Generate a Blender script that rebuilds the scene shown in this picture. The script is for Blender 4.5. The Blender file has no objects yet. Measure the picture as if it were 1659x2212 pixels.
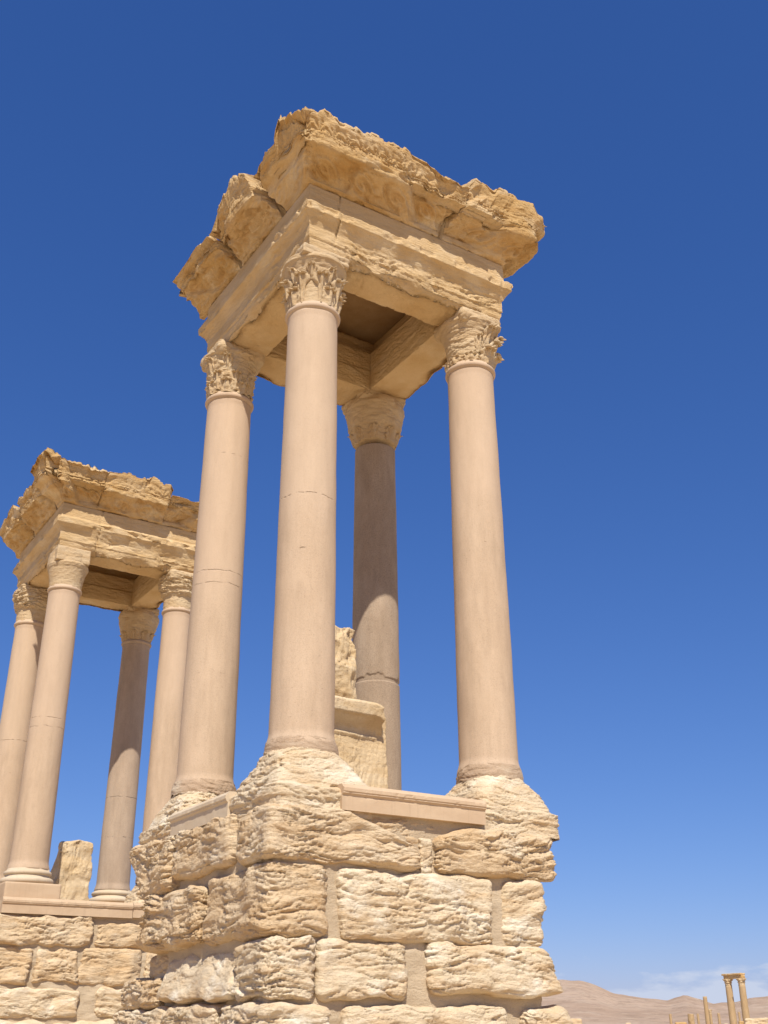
import bpy, math, random
import numpy as np
from mathutils import Matrix, Vector

# ------------------------------------------------------------------ camera
SC = bpy.context.scene
COL = SC.collection
S = 3.557            # column spacing
ZP = 5.348           # column foot height above the ground
CAM = (-7.62, -14.2606, 1.60)
PITCH, ROLL, YAW = 0.44625, -0.006516, 1.0014
d_ = Vector((math.cos(PITCH) * math.cos(YAW), math.cos(PITCH) * math.sin(YAW), math.sin(PITCH)))
r_ = Vector((math.sin(YAW), -math.cos(YAW), 0))
u_ = r_.cross(d_)
r2 = r_ * math.cos(ROLL) + u_ * math.sin(ROLL)
u2 = -r_ * math.sin(ROLL) + u_ * math.cos(ROLL)
cam = bpy.data.cameras.new('camera')
cam.sensor_fit = 'VERTICAL'
cam.sensor_height = 36
cam.sensor_width = 27
cam.lens = 36 * 2321.3 / 2212
cam.clip_start = 0.1
cam.clip_end = 20000
camo = bpy.data.objects.new('camera', cam)
COL.objects.link(camo)
m3 = Matrix((r2, u2, -d_)).transposed().to_4x4()
m3.translation = Vector(CAM)
camo.matrix_world = m3
SC.camera = camo

# ------------------------------------------------------------------ sky, sun, exposure
SUN = Vector((-0.5, -1.0, 1.41)).normalized()     # towards the sun
EL = math.asin(SUN.z)
AZ = math.atan2(SUN.x, SUN.y)
W = bpy.data.worlds.new('World')
SC.world = W
W.use_nodes = True
nt = W.node_tree
nt.nodes.clear()


def wn(t, **k):
    n = nt.nodes.new(t)
    for a, b in k.items():
        setattr(n, a, b)
    return n


def wmath(op, a, b=None, c=None, clamp=False):
    n = wn('ShaderNodeMath', operation=op, use_clamp=clamp)
    for i, v in enumerate((a, b, c)):
        if v is None:
            continue
        if isinstance(v, (int, float)):
            n.inputs[i].default_value = v
        else:
            nt.links.new(v, n.inputs[i])
    return n.outputs[0]


sky = wn('ShaderNodeTexSky', sky_type='NISHITA', sun_disc=False)
sky.sun_elevation = EL
sky.sun_rotation = AZ % (2 * math.pi)
sky.altitude = 400
sky.air_density = 1.0
sky.dust_density = 0.3
sky.ozone_density = 3.0
geo = wn('ShaderNodeTexCoord')
sep = wn('ShaderNodeSeparateXYZ')
nt.links.new(geo.outputs['Generated'], sep.inputs[0])
# deep dry-air blue: per-channel response of the clear sky
ssep = wn('ShaderNodeSeparateColor')
nt.links.new(sky.outputs[0], ssep.inputs[0])
SKYGAM = wn('ShaderNodeCombineColor')
for i_, (a_, p_) in enumerate(((.575, 1.10), (.60, .875), (.92, .72))):
    k_ = wmath('POWER', wmath('MULTIPLY', ssep.outputs[i_], .1084), p_)
    nt.links.new(wmath('MULTIPLY', k_, a_ / .1084), SKYGAM.inputs[i_])
# low fair-weather clouds over the hills
mp = wn('ShaderNodeMapping')
mp.inputs['Scale'].default_value = (15, 15, 56)
mp.inputs['Location'].default_value = (3.1, 7.7, 1.2)
nt.links.new(geo.outputs['Generated'], mp.inputs[0])
cn = wn('ShaderNodeTexNoise')
cn.inputs['Scale'].default_value = 1.0
cn.inputs['Detail'].default_value = 6
cn.inputs['Roughness'].default_value = 0.55
nt.links.new(mp.outputs[0], cn.inputs['Vector'])
band = wmath('SUBTRACT', 1.0, wmath('DIVIDE', sep.outputs['Z'], 0.055), clamp=True)
dens = wmath('MULTIPLY', wmath('SUBTRACT', wmath('ADD', cn.outputs['Fac'], wmath('MULTIPLY', band, 0.62)), 0.705), 9.0, clamp=True)
hi = wmath('SUBTRACT', 1.0, wmath('DIVIDE', sep.outputs['Z'], 0.12), clamp=True)
dens = wmath('MULTIPLY', wmath('MULTIPLY', dens, wmath('MULTIPLY', hi, 2.0, clamp=True)), 0.8)
cmix = wn('ShaderNodeMix', data_type='RGBA')
nt.links.new(dens, cmix.inputs['Factor'])
nt.links.new(SKYGAM.outputs[0], cmix.inputs['A'])
cmix.inputs['B'].default_value = (5.6, 6.2, 7.6, 1)
bg = wn('ShaderNodeBackground')
bg.inputs[1].default_value = 0.085
nt.links.new(cmix.outputs['Result'], bg.inputs[0])
wo = wn('ShaderNodeOutputWorld')
nt.links.new(bg.outputs[0], wo.inputs[0])

sl = bpy.data.lights.new('sun', 'SUN')
sl.energy = 4.6
sl.angle = math.radians(0.53)
sl.color = (1.0, 0.955, 0.88)
so = bpy.data.objects.new('sun', sl)
COL.objects.link(so)
so.rotation_mode = 'QUATERNION'
so.rotation_quaternion = SUN.to_track_quat('Z', 'Y')
so.location = (-20, -40, 60)
SC.view_settings.view_transform = 'Standard'
SC.view_settings.look = 'None'
SC.view_settings.gamma = 1
SC.view_settings.exposure = 0.35

# ------------------------------------------------------------------ noise
_rng = np.random.default_rng(7)
_perm = _rng.permutation(256)
_perm = np.concatenate([_perm, _perm, _perm])
_g = _rng.normal(size=(256, 3))
_g /= np.linalg.norm(_g, axis=1)[:, None]
_g = _g.astype(np.float64)


def pn(P):
    Pi = np.floor(P).astype(np.int64)
    f = P - Pi
    Pi &= 255
    w = f * f * f * (f * (f * 6 - 15) + 10)
    out = 0
    for dx in (0, 1):
        wx = w[:, 0] if dx else 1 - w[:, 0]
        hx = _perm[Pi[:, 0] + dx]
        for dy in (0, 1):
            wy = w[:, 1] if dy else 1 - w[:, 1]
            hy = _perm[hx + Pi[:, 1] + dy]
            for dz in (0, 1):
                wz = w[:, 2] if dz else 1 - w[:, 2]
                g = _g[_perm[hy + Pi[:, 2] + dz]]
                out = out + wx * wy * wz * ((f[:, 0] - dx) * g[:, 0] + (f[:, 1] - dy) * g[:, 1] + (f[:, 2] - dz) * g[:, 2])
    return out * 1.6


def fbm(P, o=4, gain=.5, lac=2.03):
    a, s, t = 1.0, 0, 0
    for i in range(o):
        s = s + a * pn(P)
        t += a
        P = P * lac + 17.3
        a *= gain
    return s / t


def billow(P, o=4, gain=.5, lac=2.03):
    a, s, t = 1.0, 0, 0
    for i in range(o):
        s = s + a * np.abs(pn(P))
        t += a
        P = P * lac + 11.7
        a *= gain
    return s / t


def V3(*a):
    return np.array(a, float)


def sstep(a, b, x):
    t = np.clip((x - a) / (b - a), 0, 1)
    return t * t * (3 - 2 * t)


def strata(P, seed, big=1.0, fine=1.0):
    """layered weathering depth, about -1..1 (outward positive)"""
    Q = P + V3(seed * 3.17, seed * 1.31, seed * 2.23)
    warp = pn(Q * 1.1) * .22
    Qz = Q + np.stack([0 * warp, 0 * warp, warp], 1)
    s1 = billow(Qz * V3(.95, .95, 4.4), 3)
    s2 = billow(Qz * V3(2.6, 2.6, 14.), 3, .6)
    s3 = billow(Q * V3(13, 13, 26), 3, .6)
    lo = pn(Q * V3(.9, .9, 1.6) + 5.5)
    lay = Q[:, 2] * 7.5 + pn(Q * V3(.8, .8, .9) + 31) * 2.2 + pn(Q * V3(2.6, 2.6, 2.6)) * .7
    saw = 1 - (lay - np.floor(lay))
    gate = sstep(-.15, .35, pn(Q * V3(1.5, 1.5, 3.0) + 77))
    m = .42 + .75 * sstep(-.3, .35, fbm(Q * V3(1.0, 1.0, 1.7) + 91, 2))
    fine = fine * m
    w2 = pn(Q * V3(2.2, 2.2, 2.2) + 13) * .5
    c1 = np.exp(-((pn(Q * V3(.9, .9, 6.5) + w2[:, None] * V3(0, 0, 1) + 43)) / .055) ** 2)
    c2 = np.exp(-((pn(Q * V3(2.4, 2.4, 13.) + w2[:, None] * V3(0, 0, 1.6) + 59)) / .07) ** 2)
    c3 = np.exp(-((pn(Q * V3(2.6, 2.6, 1.2) + w2[:, None] + 71)) / .022) ** 2)
    g2 = sstep(-.2, .2, pn(Q * V3(1.7, 1.7, 3.4) + 23))
    cuts = -(c1 * .55 + c2 * .42 * g2 + c3 * .2 * sstep(.0, .3, pn(Q * 1.3 + 8))) * (.5 + .5 * m)
    return cuts * fine ** .5 + (s1 * 1.45 - .40) * big + (s2 - .26) * .95 * fine + (s3 - .25) * .75 * fine + lo * .6 * big + (saw - .5) * .55 * gate * fine


# ------------------------------------------------------------------ mesh helpers
def mk(name, V, F, mat, parent=None, smooth=True):
    V = np.ascontiguousarray(V, np.float32)
    F = np.asarray(F)
    me = bpy.data.meshes.new(name)
    me.vertices.add(len(V))
    me.vertices.foreach_set('co', V.ravel())
    k = F.shape[1]
    me.loops.add(F.size)
    me.loops.foreach_set('vertex_index', F.astype(np.int32).ravel())
    me.polygons.add(len(F))
    me.polygons.foreach_set('loop_start', np.arange(0, F.size, k, dtype=np.int32))
    me.update(calc_edges=True)
    me.validate()
    me.polygons.foreach_set('use_smooth', np.full(len(me.polygons), smooth))
    me.materials.append(mat)
    o = bpy.data.objects.new(name, me)
    COL.objects.link(o)
    if parent:
        o.parent = parent
    return o


def cat(parts):
    Vs, Fs, n = [], [], 0
    for V, F in parts:
        Vs.append(V)
        Fs.append(np.asarray(F) + n)
        n += len(V)
    return np.concatenate(Vs), np.concatenate(Fs)


def gridF(nu, nv, wrapu=False, flip=False, base=0):
    """quads of an nu x nv vertex grid stored [u*nv+v]"""
    iu = np.arange(nu if wrapu else nu - 1)
    iv = np.arange(nv - 1)
    a, b = np.meshgrid(iu, iv, indexing='ij')
    a = a.ravel()
    b = b.ravel()
    a2 = (a + 1) % nu
    q = np.stack([a * nv + b, a2 * nv + b, a2 * nv + b + 1, a * nv + b + 1], 1)
    if flip:
        q = q[:, ::-1]
    return q + base


def empty(name, loc, label, cat_, group=None):
    o = bpy.data.objects.new(name, None)
    o.empty_display_size = .3
    COL.objects.link(o)
    o.location = loc
    return tag(o, label, cat_, group)


def tag(o, label=None, cat_=None, group=None, kind=None):
    if label:
        o['label'] = label
    if cat_:
        o['category'] = cat_
    if group:
        o['group'] = group
    if label and not kind:
        kind = 'thing'
    if kind:
        o['kind'] = kind
    return o


_boxcache = {}


def boxgrid(nx, ny, nz):
    key = (nx, ny, nz)
    if key in _boxcache:
        return _boxcache[key]
    pts, quads, n = [], [], 0
    for ax in range(3):
        d = [(ny, nz), (nx, nz), (nx, ny)][ax]
        A, B = np.meshgrid(np.arange(d[0] + 1), np.arange(d[1] + 1), indexing='ij')
        A, B = A.ravel(), B.ravel()
        for side in (0, 1):
            k = np.full_like(A, side * (nx, ny, nz)[ax])
            P = [(k, A, B), (A, k, B), (A, B, k)][ax]
            pts.append(np.stack(P, 1))
            fl = (side == 0) if ax != 1 else (side == 1)
            quads.append(gridF(d[0] + 1, d[1] + 1, flip=fl, base=n))
            n += len(A)
    P = np.concatenate(pts)
    Q = np.concatenate(quads)
    u, inv = np.unique(P, axis=0, return_inverse=True)
    inv = inv.ravel()
    r = (u / np.array([nx, ny, nz]), inv[Q])
    _boxcache[key] = r
    return r


def rough_box(lo, hi, seed, res=.025, rad=.07, amp=.06, big=1.0, fine=1.0, warp=None, zn=.35, outline=0.0, vert=False):
    lo, hi = V3(*lo), V3(*hi)
    dim = hi - lo
    n = [max(3, int(round(x / res))) for x in dim]
    U, F = boxgrid(*n)
    P = lo + U * dim
    rr = min(rad, dim.min() * .45)
    inner = np.clip(P, lo + rr, hi - rr)
    N = P - inner
    L = np.linalg.norm(N, axis=1)[:, None]
    N = N / np.maximum(L, 1e-6)
    P = inner + N * rr
    if warp is not None:
        P = warp(P, U)
    if outline:
        Qo = P * 1.6 + seed * 1.3
        P = P + np.stack([fbm(Qo, 2), fbm(Qo + 31, 2), fbm(Qo + 67, 2)], 1) * outline
    D = strata(P[:, [2, 1, 0]] if vert else P, seed, big, fine)
    low = fbm(P * .9 + seed * 2.1, 2)
    NN = N * V3(1, 1, zn)
    P = P + NN * ((D * amp) + low * amp * .6)[:, None]
    return P, F


def resample(pts, step):
    pts = np.array(pts, float)
    d = np.linalg.norm(np.diff(pts, axis=0), axis=1)
    out = [pts[:1]]
    for i in range(len(d)):
        n = max(1, int(round(d[i] / step)))
        t = (np.arange(n) + 1)[:, None] / n
        out.append(pts[i] + (pts[i + 1] - pts[i]) * t)
    return np.concatenate(out)


# ------------------------------------------------------------------ materials
class MT:
    def __init__(s, name):
        s.m = bpy.data.materials.new(name)
        s.m.use_nodes = True
        s.t = s.m.node_tree
        s.t.nodes.clear()
        s.out = s.n('ShaderNodeOutputMaterial')
        s.b = s.n('ShaderNodeBsdfPrincipled')
        s.t.links.new(s.b.outputs[0], s.out.inputs[0])
        s.b.inputs['Roughness'].default_value = .93
        s.b.inputs['Specular IOR Level'].default_value = .15
        s.tc = s.n('ShaderNodeTexCoord').outputs['Object']

    def n(s, t, **k):
        x = s.t.nodes.new(t)
        for a, b in k.items():
            setattr(x, a, b)
        return x

    def put(s, sock, v):
        if isinstance(v, (int, float)):
            sock.default_value = v
        elif isinstance(v, tuple):
            sock.default_value = v if len(v) != 3 or sock.type != 'RGBA' else v + (1,)
        else:
            s.t.links.new(v, sock)

    def noise(s, scale, detail=4, rough=.55, loc=(0, 0, 0), dist=0):
        mp = s.n('ShaderNodeMapping')
        sc = scale if isinstance(scale, tuple) else (scale,) * 3
        mp.inputs['Scale'].default_value = sc
        mp.inputs['Location'].default_value = loc
        s.t.links.new(s.tc, mp.inputs[0])
        x = s.n('ShaderNodeTexNoise')
        x.inputs['Scale'].default_value = 1
        x.inputs['Detail'].default_value = detail
        x.inputs['Roughness'].default_value = rough
        x.inputs['Distortion'].default_value = dist
        s.t.links.new(mp.outputs[0], x.inputs['Vector'])
        return x.outputs['Fac']

    def math(s, op, a, b=0, c=0, clamp=False):
        x = s.n('ShaderNodeMath', operation=op, use_clamp=clamp)
        for i, v in enumerate((a, b, c)):
            s.put(x.inputs[i], v)
        return x.outputs[0]

    def ramp(s, v, a, b):
        x = s.n('ShaderNodeMapRange', interpolation_type='SMOOTHSTEP')
        s.put(x.inputs[0], v)
        x.inputs[1].default_value = a
        x.inputs[2].default_value = b
        return x.outputs[0]

    def mix(s, f, a, b, mode='MIX'):
        x = s.n('ShaderNodeMix', data_type='RGBA', blend_type=mode)
        s.put(x.inputs['Factor'], f)
        s.put(x.inputs['A'], a)
        s.put(x.inputs['B'], b)
        return x.outputs['Result']

    def bump(s, h, strength, dist, prev=None):
        x = s.n('ShaderNodeBump')
        x.inputs['Strength'].default_value = strength
        x.inputs['Distance'].default_value = dist
        s.put(x.inputs['Height'], h)
        if prev is not None:
            s.t.links.new(prev, x.inputs['Normal'])
        return x.outputs[0]

    def done(s, colr, nrm=None):
        s.put(s.b.inputs['Base Color'], colr)
        if nrm is not None:
            s.t.links.new(nrm, s.b.inputs['Normal'])
        return s.m


def limestone(name, c1, c2, c3, loc=(0, 0, 0), strat=1.0, bumpd=.02, pale=(.66, .56, .40), palef=.5):
    m = MT(name)
    n1 = m.ramp(m.noise(.85, 5, .6, loc), .38, .64)
    n2 = m.ramp(m.noise((1.6, 1.6, 8), 5, .6, loc), .42, .66)
    n3 = m.ramp(m.noise((1.1, 1.1, 2.2), 4, .6, (loc[0] + 9, loc[1] + 4, loc[2])), .52, .72)
    c = m.mix(n1, c1, c2)
    c = m.mix(m.math('MULTIPLY', n2, .55), c, c3)
    c = m.mix(m.math('MULTIPLY', n3, palef), c, pale)
    sp = m.noise(55, 3, .7, loc)
    c = m.mix(m.math('MULTIPLY', m.ramp(sp, .5, .75), .35), c, tuple(x * .55 for x in c3))
    h1 = m.noise((7, 7, 30), 6, .65, loc)
    h2 = m.noise(38, 5, .7, loc)
    nr = m.bump(h1, .85 * strat, bumpd * 1.8)
    nr = m.bump(h2, .7, bumpd * 1.1, nr)
    return m.done(c, nr)


def column_stone(name, c1, c2, cracks=(), speck=.4, loc=(0, 0, 0), patch=None, dark=(.25, .15, .08)):
    m = MT(name)
    n1 = m.ramp(m.noise((.8, .8, .35), 5, .6, loc), .36, .66)
    c = m.mix(n1, c1, c2)
    n2 = m.noise((6, 6, .7), 4, .6, loc)
    c = m.mix(m.math('MULTIPLY', m.ramp(n2, .40, .74), .5), c, tuple(x * .76 for x in c1))
    pores = m.ramp(m.noise((34, 34, 46), 2, .5, loc), .66, .72)
    gate = m.ramp(m.noise(5, 3, .6, loc), .40, .62)
    pit = m.math('MULTIPLY', pores, gate)
    c = m.mix(m.math('MULTIPLY', pit, .5), c, dark)
    sp = m.noise(60, 3, .65, loc)
    c = m.mix(m.math('MULTIPLY', m.ramp(sp, .40, .68), speck), c, tuple(x * .68 for x in c1))
    mo = m.noise((3.2, 3.2, 1.3), 5, .7, (loc[0] + 5, loc[1], loc[2]))
    c = m.mix(m.math('MULTIPLY', m.ramp(mo, .42, .70), .30), c, tuple(x * 1.16 for x in c2))
    sepx = m.n('ShaderNodeSeparateXYZ')
    m.t.links.new(m.tc, sepx.inputs[0])
    z = sepx.outputs['Z']
    tot = None
    for i, (z0, wid, g0) in enumerate(cracks):
        wob = m.noise((3.5, 3.5, 3.5), 5, .75, (i * 3.3 + loc[0], 1.7, 0))
        dz = m.math('ABSOLUTE', m.math('SUBTRACT', m.math('ADD', z, m.math('MULTIPLY', wob, .12)), z0 + .06))
        ln = m.math('SUBTRACT', 1.0, m.math('DIVIDE', dz, wid), clamp=True)
        gt = m.ramp(m.noise((4.5, 4.5, 1.0), 4, .75, (i * 5.1, 2.2 + loc[1], i)), g0, g0 + .08)
        k = m.math('MULTIPLY', ln, gt)
        tot = k if tot is None else m.math('MAXIMUM', tot, k)
    if tot is not None:
        c = m.mix(m.math('MULTIPLY', tot, .62), c, dark)
    if patch:
        zz, pc = patch
        wob = m.math('MULTIPLY', m.noise((4, 4, 4), 3, .5, loc), .5)
        k = m.ramp(m.math('ADD', z, wob), zz - .25, zz + .75)
        c = m.mix(m.math('MULTIPLY', k, .45), c, pc)
    h = m.noise(42, 5, .7, loc)
    nr = m.bump(h, .35, .012)
    nr = m.bump(pit, .45, -.012, nr)
    if tot is not None:
        nr = m.bump(tot, .8, -.02, nr)
    return m.done(c, nr)


def dressed(name, c1, c2, loc=(0, 0, 0), streak=.5):
    m = MT(name)
    n1 = m.ramp(m.noise((1.4, 1.4, 3), 4, .6, loc), .35, .65)
    c = m.mix(n1, c1, c2)
    n2 = m.ramp(m.noise((14, 14, .8), 4, .65, loc), .5, .75)
    c = m.mix(m.math('MULTIPLY', n2, streak), c, tuple(x * .72 for x in c1))
    h = m.noise(50, 4, .7, loc)
    return m.done(c, m.bump(h, .3, .01))


GOLD = limestone('golden limestone', (.57, .395, .20), (.62, .445, .245), (.52, .335, .145), (0, 0, 0), pale=(.69, .55, .35))
CORN = limestone('ochre weathered cornice limestone', (.51, .325, .135), (.60, .425, .225), (.44, .245, .08), (4, 2, 7), pale=(.68, .545, .35), palef=.6)
CEIL = limestone('brown shade-darkened ceiling stone', (.36, .225, .105), (.42, .28, .14), (.30, .17, .07), (6, 1, 3), strat=.6, pale=(.46, .34, .20), palef=.3)  # brown stone, base colours darkened to paint in the shade under the roof
ROUGH = limestone('pale eroded limestone', (.66, .515, .33), (.71, .575, .39), (.61, .405, .21), (2, 8, 1), strat=1.0, bumpd=.024, pale=(.86, .77, .60), palef=.85)
ROUGH2 = limestone('tan eroded limestone', (.62, .45, .265), (.67, .515, .33), (.56, .36, .175), (12, 3, 5), strat=1.0, bumpd=.024, pale=(.76, .65, .475), palef=.6)
MORTAR = limestone('sandy lime mortar', (.50, .385, .25), (.55, .43, .285), (.44, .33, .21), (8, 8, 2), strat=.35, bumpd=.03, pale=(.60, .49, .34), palef=.5)
LEDGE = dressed('new pink sandstone', (.49, .345, .215), (.53, .385, .245), (3, 1, 2), .35)
LEDGE2 = dressed('new cream sandstone', (.54, .42, .28), (.57, .46, .32), (6, 1, 2), .35)
CAPST = limestone('carved capital limestone', (.52, .375, .215), (.56, .42, .25), (.48, .32, .16), (1, 5, 3), strat=.5, pale=(.60, .49, .33))
SLAB = limestone('veined travertine slab', (.58, .43, .25), (.63, .49, .31), (.50, .34, .17), (5, 5, 5), strat=.2, palef=.4)
CA, CB = (.505, .362, .235), (.535, .393, .263)
COLM = {
    'B': column_stone('repaired column stone joint high', CA, CB, [(ZP + 4.10, .014, .40), (ZP + 3.12, .008, .54), (ZP + 5.48, .007, .6)], .4, (0, 0, 0), patch=(ZP + 3.85, (.55, .405, .272))),
    'A': column_stone('repaired column stone scratched', CA, CB, [(ZP + 4.0, .014, .46), (ZP + 3.75, .011, .46), (ZP + 6.5, .008, .55), (ZP + 2.0, .008, .58)], .4, (7, 3, 0), patch=(ZP + 3.6, (.55, .40, .27))),
    'D': column_stone('repaired column stone plain', CA, CB, [(ZP + 4.05, .010, .57), (ZP + 2.4, .008, .59), (ZP + 6.0, .007, .60)], .4, (2, 9, 0), patch=(ZP + 4.9, (.55, .40, .268))),
    'C': column_stone('grey brown granite', (.36, .262, .175), (.44, .335, .235), [], .9, (4, 4, 2), dark=(.16, .11, .08)),
}
GREY = column_stone('brownish granite', (.42, .31, .215), (.47, .355, .25), [(8.1, .012, .40), (6.9, .012, .5)], .6, (1, 2, 6), dark=(.16, .11, .08))
RING = limestone('broken base stone', (.44, .31, .20), (.47, .34, .225), (.38, .26, .16), (3, 3, 3), strat=.6)

# ------------------------------------------------------------------ tetrapylon builders


def lathe(prof, c, na=96, wob=0.0, seed=0, cap=True):
    prof = np.array(prof, float)
    a = np.linspace(0, 2 * np.pi, na, endpoint=False)
    R = prof[:, 0][None, :] * np.ones((na, 1))
    Z = prof[:, 1][None, :] * np.ones((na, 1))
    X = np.cos(a)[:, None] * R
    Y = np.sin(a)[:, None] * R
    P = np.stack([X + c[0], Y + c[1], Z], 2).reshape(-1, 3)
    if wob:
        n = fbm(P * V3(2.2, 2.2, 1.2) + seed * 3.3, 3)
        dv = np.stack([np.cos(a)[:, None] * np.ones_like(R), np.sin(a)[:, None] * np.ones_like(R), 0 * R], 2).reshape(-1, 3)
        P = P + dv * (n * wob)[:, None]
    return P, gridF(na, len(prof), wrapu=True)


def column(root, key, cx, cy, mat, seed, H=7.78, astragal=True, classic_base=False, res=.05, joint=None):
    def rad(z):
        t = np.clip(z / H, 0, 1)
        return .497 - (.497 - .445) * (t ** 1.25)
    zs = np.concatenate([np.arange(0, .3, .03), np.arange(.3, H - .2, .12), np.arange(H - .2, H + .001, .02)])
    if joint:
        zs = np.unique(np.concatenate([zs, np.arange(joint - .15, joint + .5, .015)]))
    pr = [(rad(z) + .045 * (1 - sstep(0, .22, z)) + (.012 * sstep(H - .14, H, z) if astragal else 0), z + ZP) for z in zs]
    pr = [(0.02, ZP)] + pr + [(0.02, ZP + H)]
    V, F = lathe(pr, (cx, cy), 160, .010, seed)
    if joint:
        h_ = V[:, 2] - ZP - joint
        Q = V * V3(3.2, 3.2, 0) + V3(0, 0, seed)
        lim = .05 + .30 * np.maximum(0, fbm(Q, 3) + .12)
        chip = sstep(lim + .03, lim, h_) * sstep(-.01, .005, h_) * .022 + .010 * np.exp(-(h_ / .012) ** 2)
        dv = V - V3(cx, cy, 0)
        dv[:, 2] = 0
        rr_ = np.linalg.norm(dv, axis=1)
        V = V - dv / np.maximum(rr_, 1e-6)[:, None] * (chip * (rr_ > .2))[:, None]
    sh = mk('column', V, F, mat, root)
    if astragal:
        n = 14
        ring = [(.43, H + .0)]
        ring += [(.462, H - .005), (.462, H + .018)]
        ring += [(.462 + .036 * math.sin(t), H + .07 - .05 * math.cos(t)) for t in np.linspace(.25, math.pi, n)]
        ring += [(.455, H + .13), (.455, H + .16), (.40, H + .16)]
        V, F = lathe([(r, z + ZP) for r, z in ring], (cx, cy), 112, .010, seed + 1)
        mk('collar', V, F, mat, sh)
    if classic_base:
        b = [(.1, .02), (.54, .02), (.545, -.03)]
        b += [(.56 + .05 * math.sin(t), -.09 + .055 * math.cos(t)) for t in np.linspace(.2, math.pi - .1, 10)]
        b += [(.57, -.15), (.565, -.2)]
        b += [(.60 + .075 * math.sin(t), -.285 + .08 * math.cos(t)) for t in np.linspace(.2, math.pi - .1, 12)]
        b += [(.61, -.37), (.1, -.37)]
        V, F = lathe([(r, z + ZP) for r, z in b][::-1], (cx, cy), 112, .008, seed + 2)
        mk('base', V, F, LEDGE2, sh)
    else:
        # broken lower ring of the shaft with a ragged lower edge
        na, nv = 220, 16
        a = np.linspace(0, 2 * np.pi, na, endpoint=False)
        P = []
        v = np.linspace(0, 1, nv)
        A, Vv = np.meshgrid(a, v, indexing='ij')
        low = -.15 - .10 * fbm(np.stack([np.cos(a) * 1.7 + seed, np.sin(a) * 1.7, 0 * a], 1), 3)
        Z = .10 * (1 - Vv) + low[:, None] * Vv
        R = .528 + .040 * np.sin(np.clip(Vv * 2.2, 0, 1.57)) - .008 * Vv
        P = np.stack([cx + R * np.cos(A), cy + R * np.sin(A), Z + ZP], 2).reshape(-1, 3)
        n = strata(P, seed + 5, .5, 1.2)
        dv = np.stack([np.cos(A), np.sin(A), 0 * A], 2).reshape(-1, 3)
        P = P + dv * (n * .022)[:, None]
        mk('base', P, gridF(na, nv, wrapu=True, flip=True), RING, sh)
    return sh


def bell_r(z):
    """z above shaft top (0..1.1)"""
    return np.interp(z, [0, .12, .25, .5, .75, .9, 1.0, 1.04, 1.055, 1.10, 1.115, 1.3], [.40, .44, .435, .445, .478, .515, .558, .575, .60, .603, .58, .56])


def leaf(cx, cy, a0, z0, h, hw, bell, nu=15, nv=26, out0=.02, curl=.05, seed=0, flare=.07, stem=0.0):
    u = np.linspace(-1, 1, nu)
    v = np.linspace(0, 1, nv)
    U, Vv = np.meshgrid(u, v, indexing='ij')
    s = Vv * 1.28
    s1 = np.minimum(s, 1)
    ph = np.clip((s - 1) / .28, 0, 1) * math.radians(165)
    z = z0 + h * s1 + curl * np.sin(ph)
    out = out0 + .02 * np.sin(s1 * math.pi) + flare * s1 ** 3 + curl * (1 - np.cos(ph))
    wd = hw * (stem * (.38 + .85 * sstep(.35, .75, Vv)) + (1 - stem) * (.80 + .30 * Vv)) * (1 + .13 * np.cos(Vv * 2 * math.pi * 3.0)) * (1 - .55 * Vv ** 7)
    rib = .020 * np.cos(U * math.pi * 2.5 + .25 * np.sin(Vv * 9)) + .02 * np.exp(-(U / .16) ** 2)
    o = out + rib * (.4 + Vv) - .035 * U ** 2

    def pos(o, z):
        r = bell(np.minimum(z, 1.03)) + o
        a = a0 + U * wd / r
        return np.stack([cx + r * np.cos(a), cy + r * np.sin(a), z + ZP + 7.78], 2).reshape(-1, 3)
    P1 = pos(o, z)
    P2 = pos(np.minimum(out - .045 + .02 * np.cos(ph), o - .02), z - .028 * np.sin(ph * .9))
    n = len(P1)
    nz = fbm(P1 * 9 + seed, 2)[:, None] * .014
    P1 = P1 + nz
    F1 = gridF(nu, nv)
    F2 = gridF(nu, nv, flip=True, base=n)
    rim = []
    for j in range(nv - 1):
        rim.append((j, j + 1, n + j + 1, n + j))
        k = (nu - 1) * nv + j
        rim.append((k + 1, k, n + k, n + k + 1))
    for i in range(nu - 1):
        k = i * nv + nv - 1
        rim.append((k, k + nv, n + k + nv, n + k))
    return np.concatenate([P1, P2]), np.concatenate([F1, F2, np.array(rim)])


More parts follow.
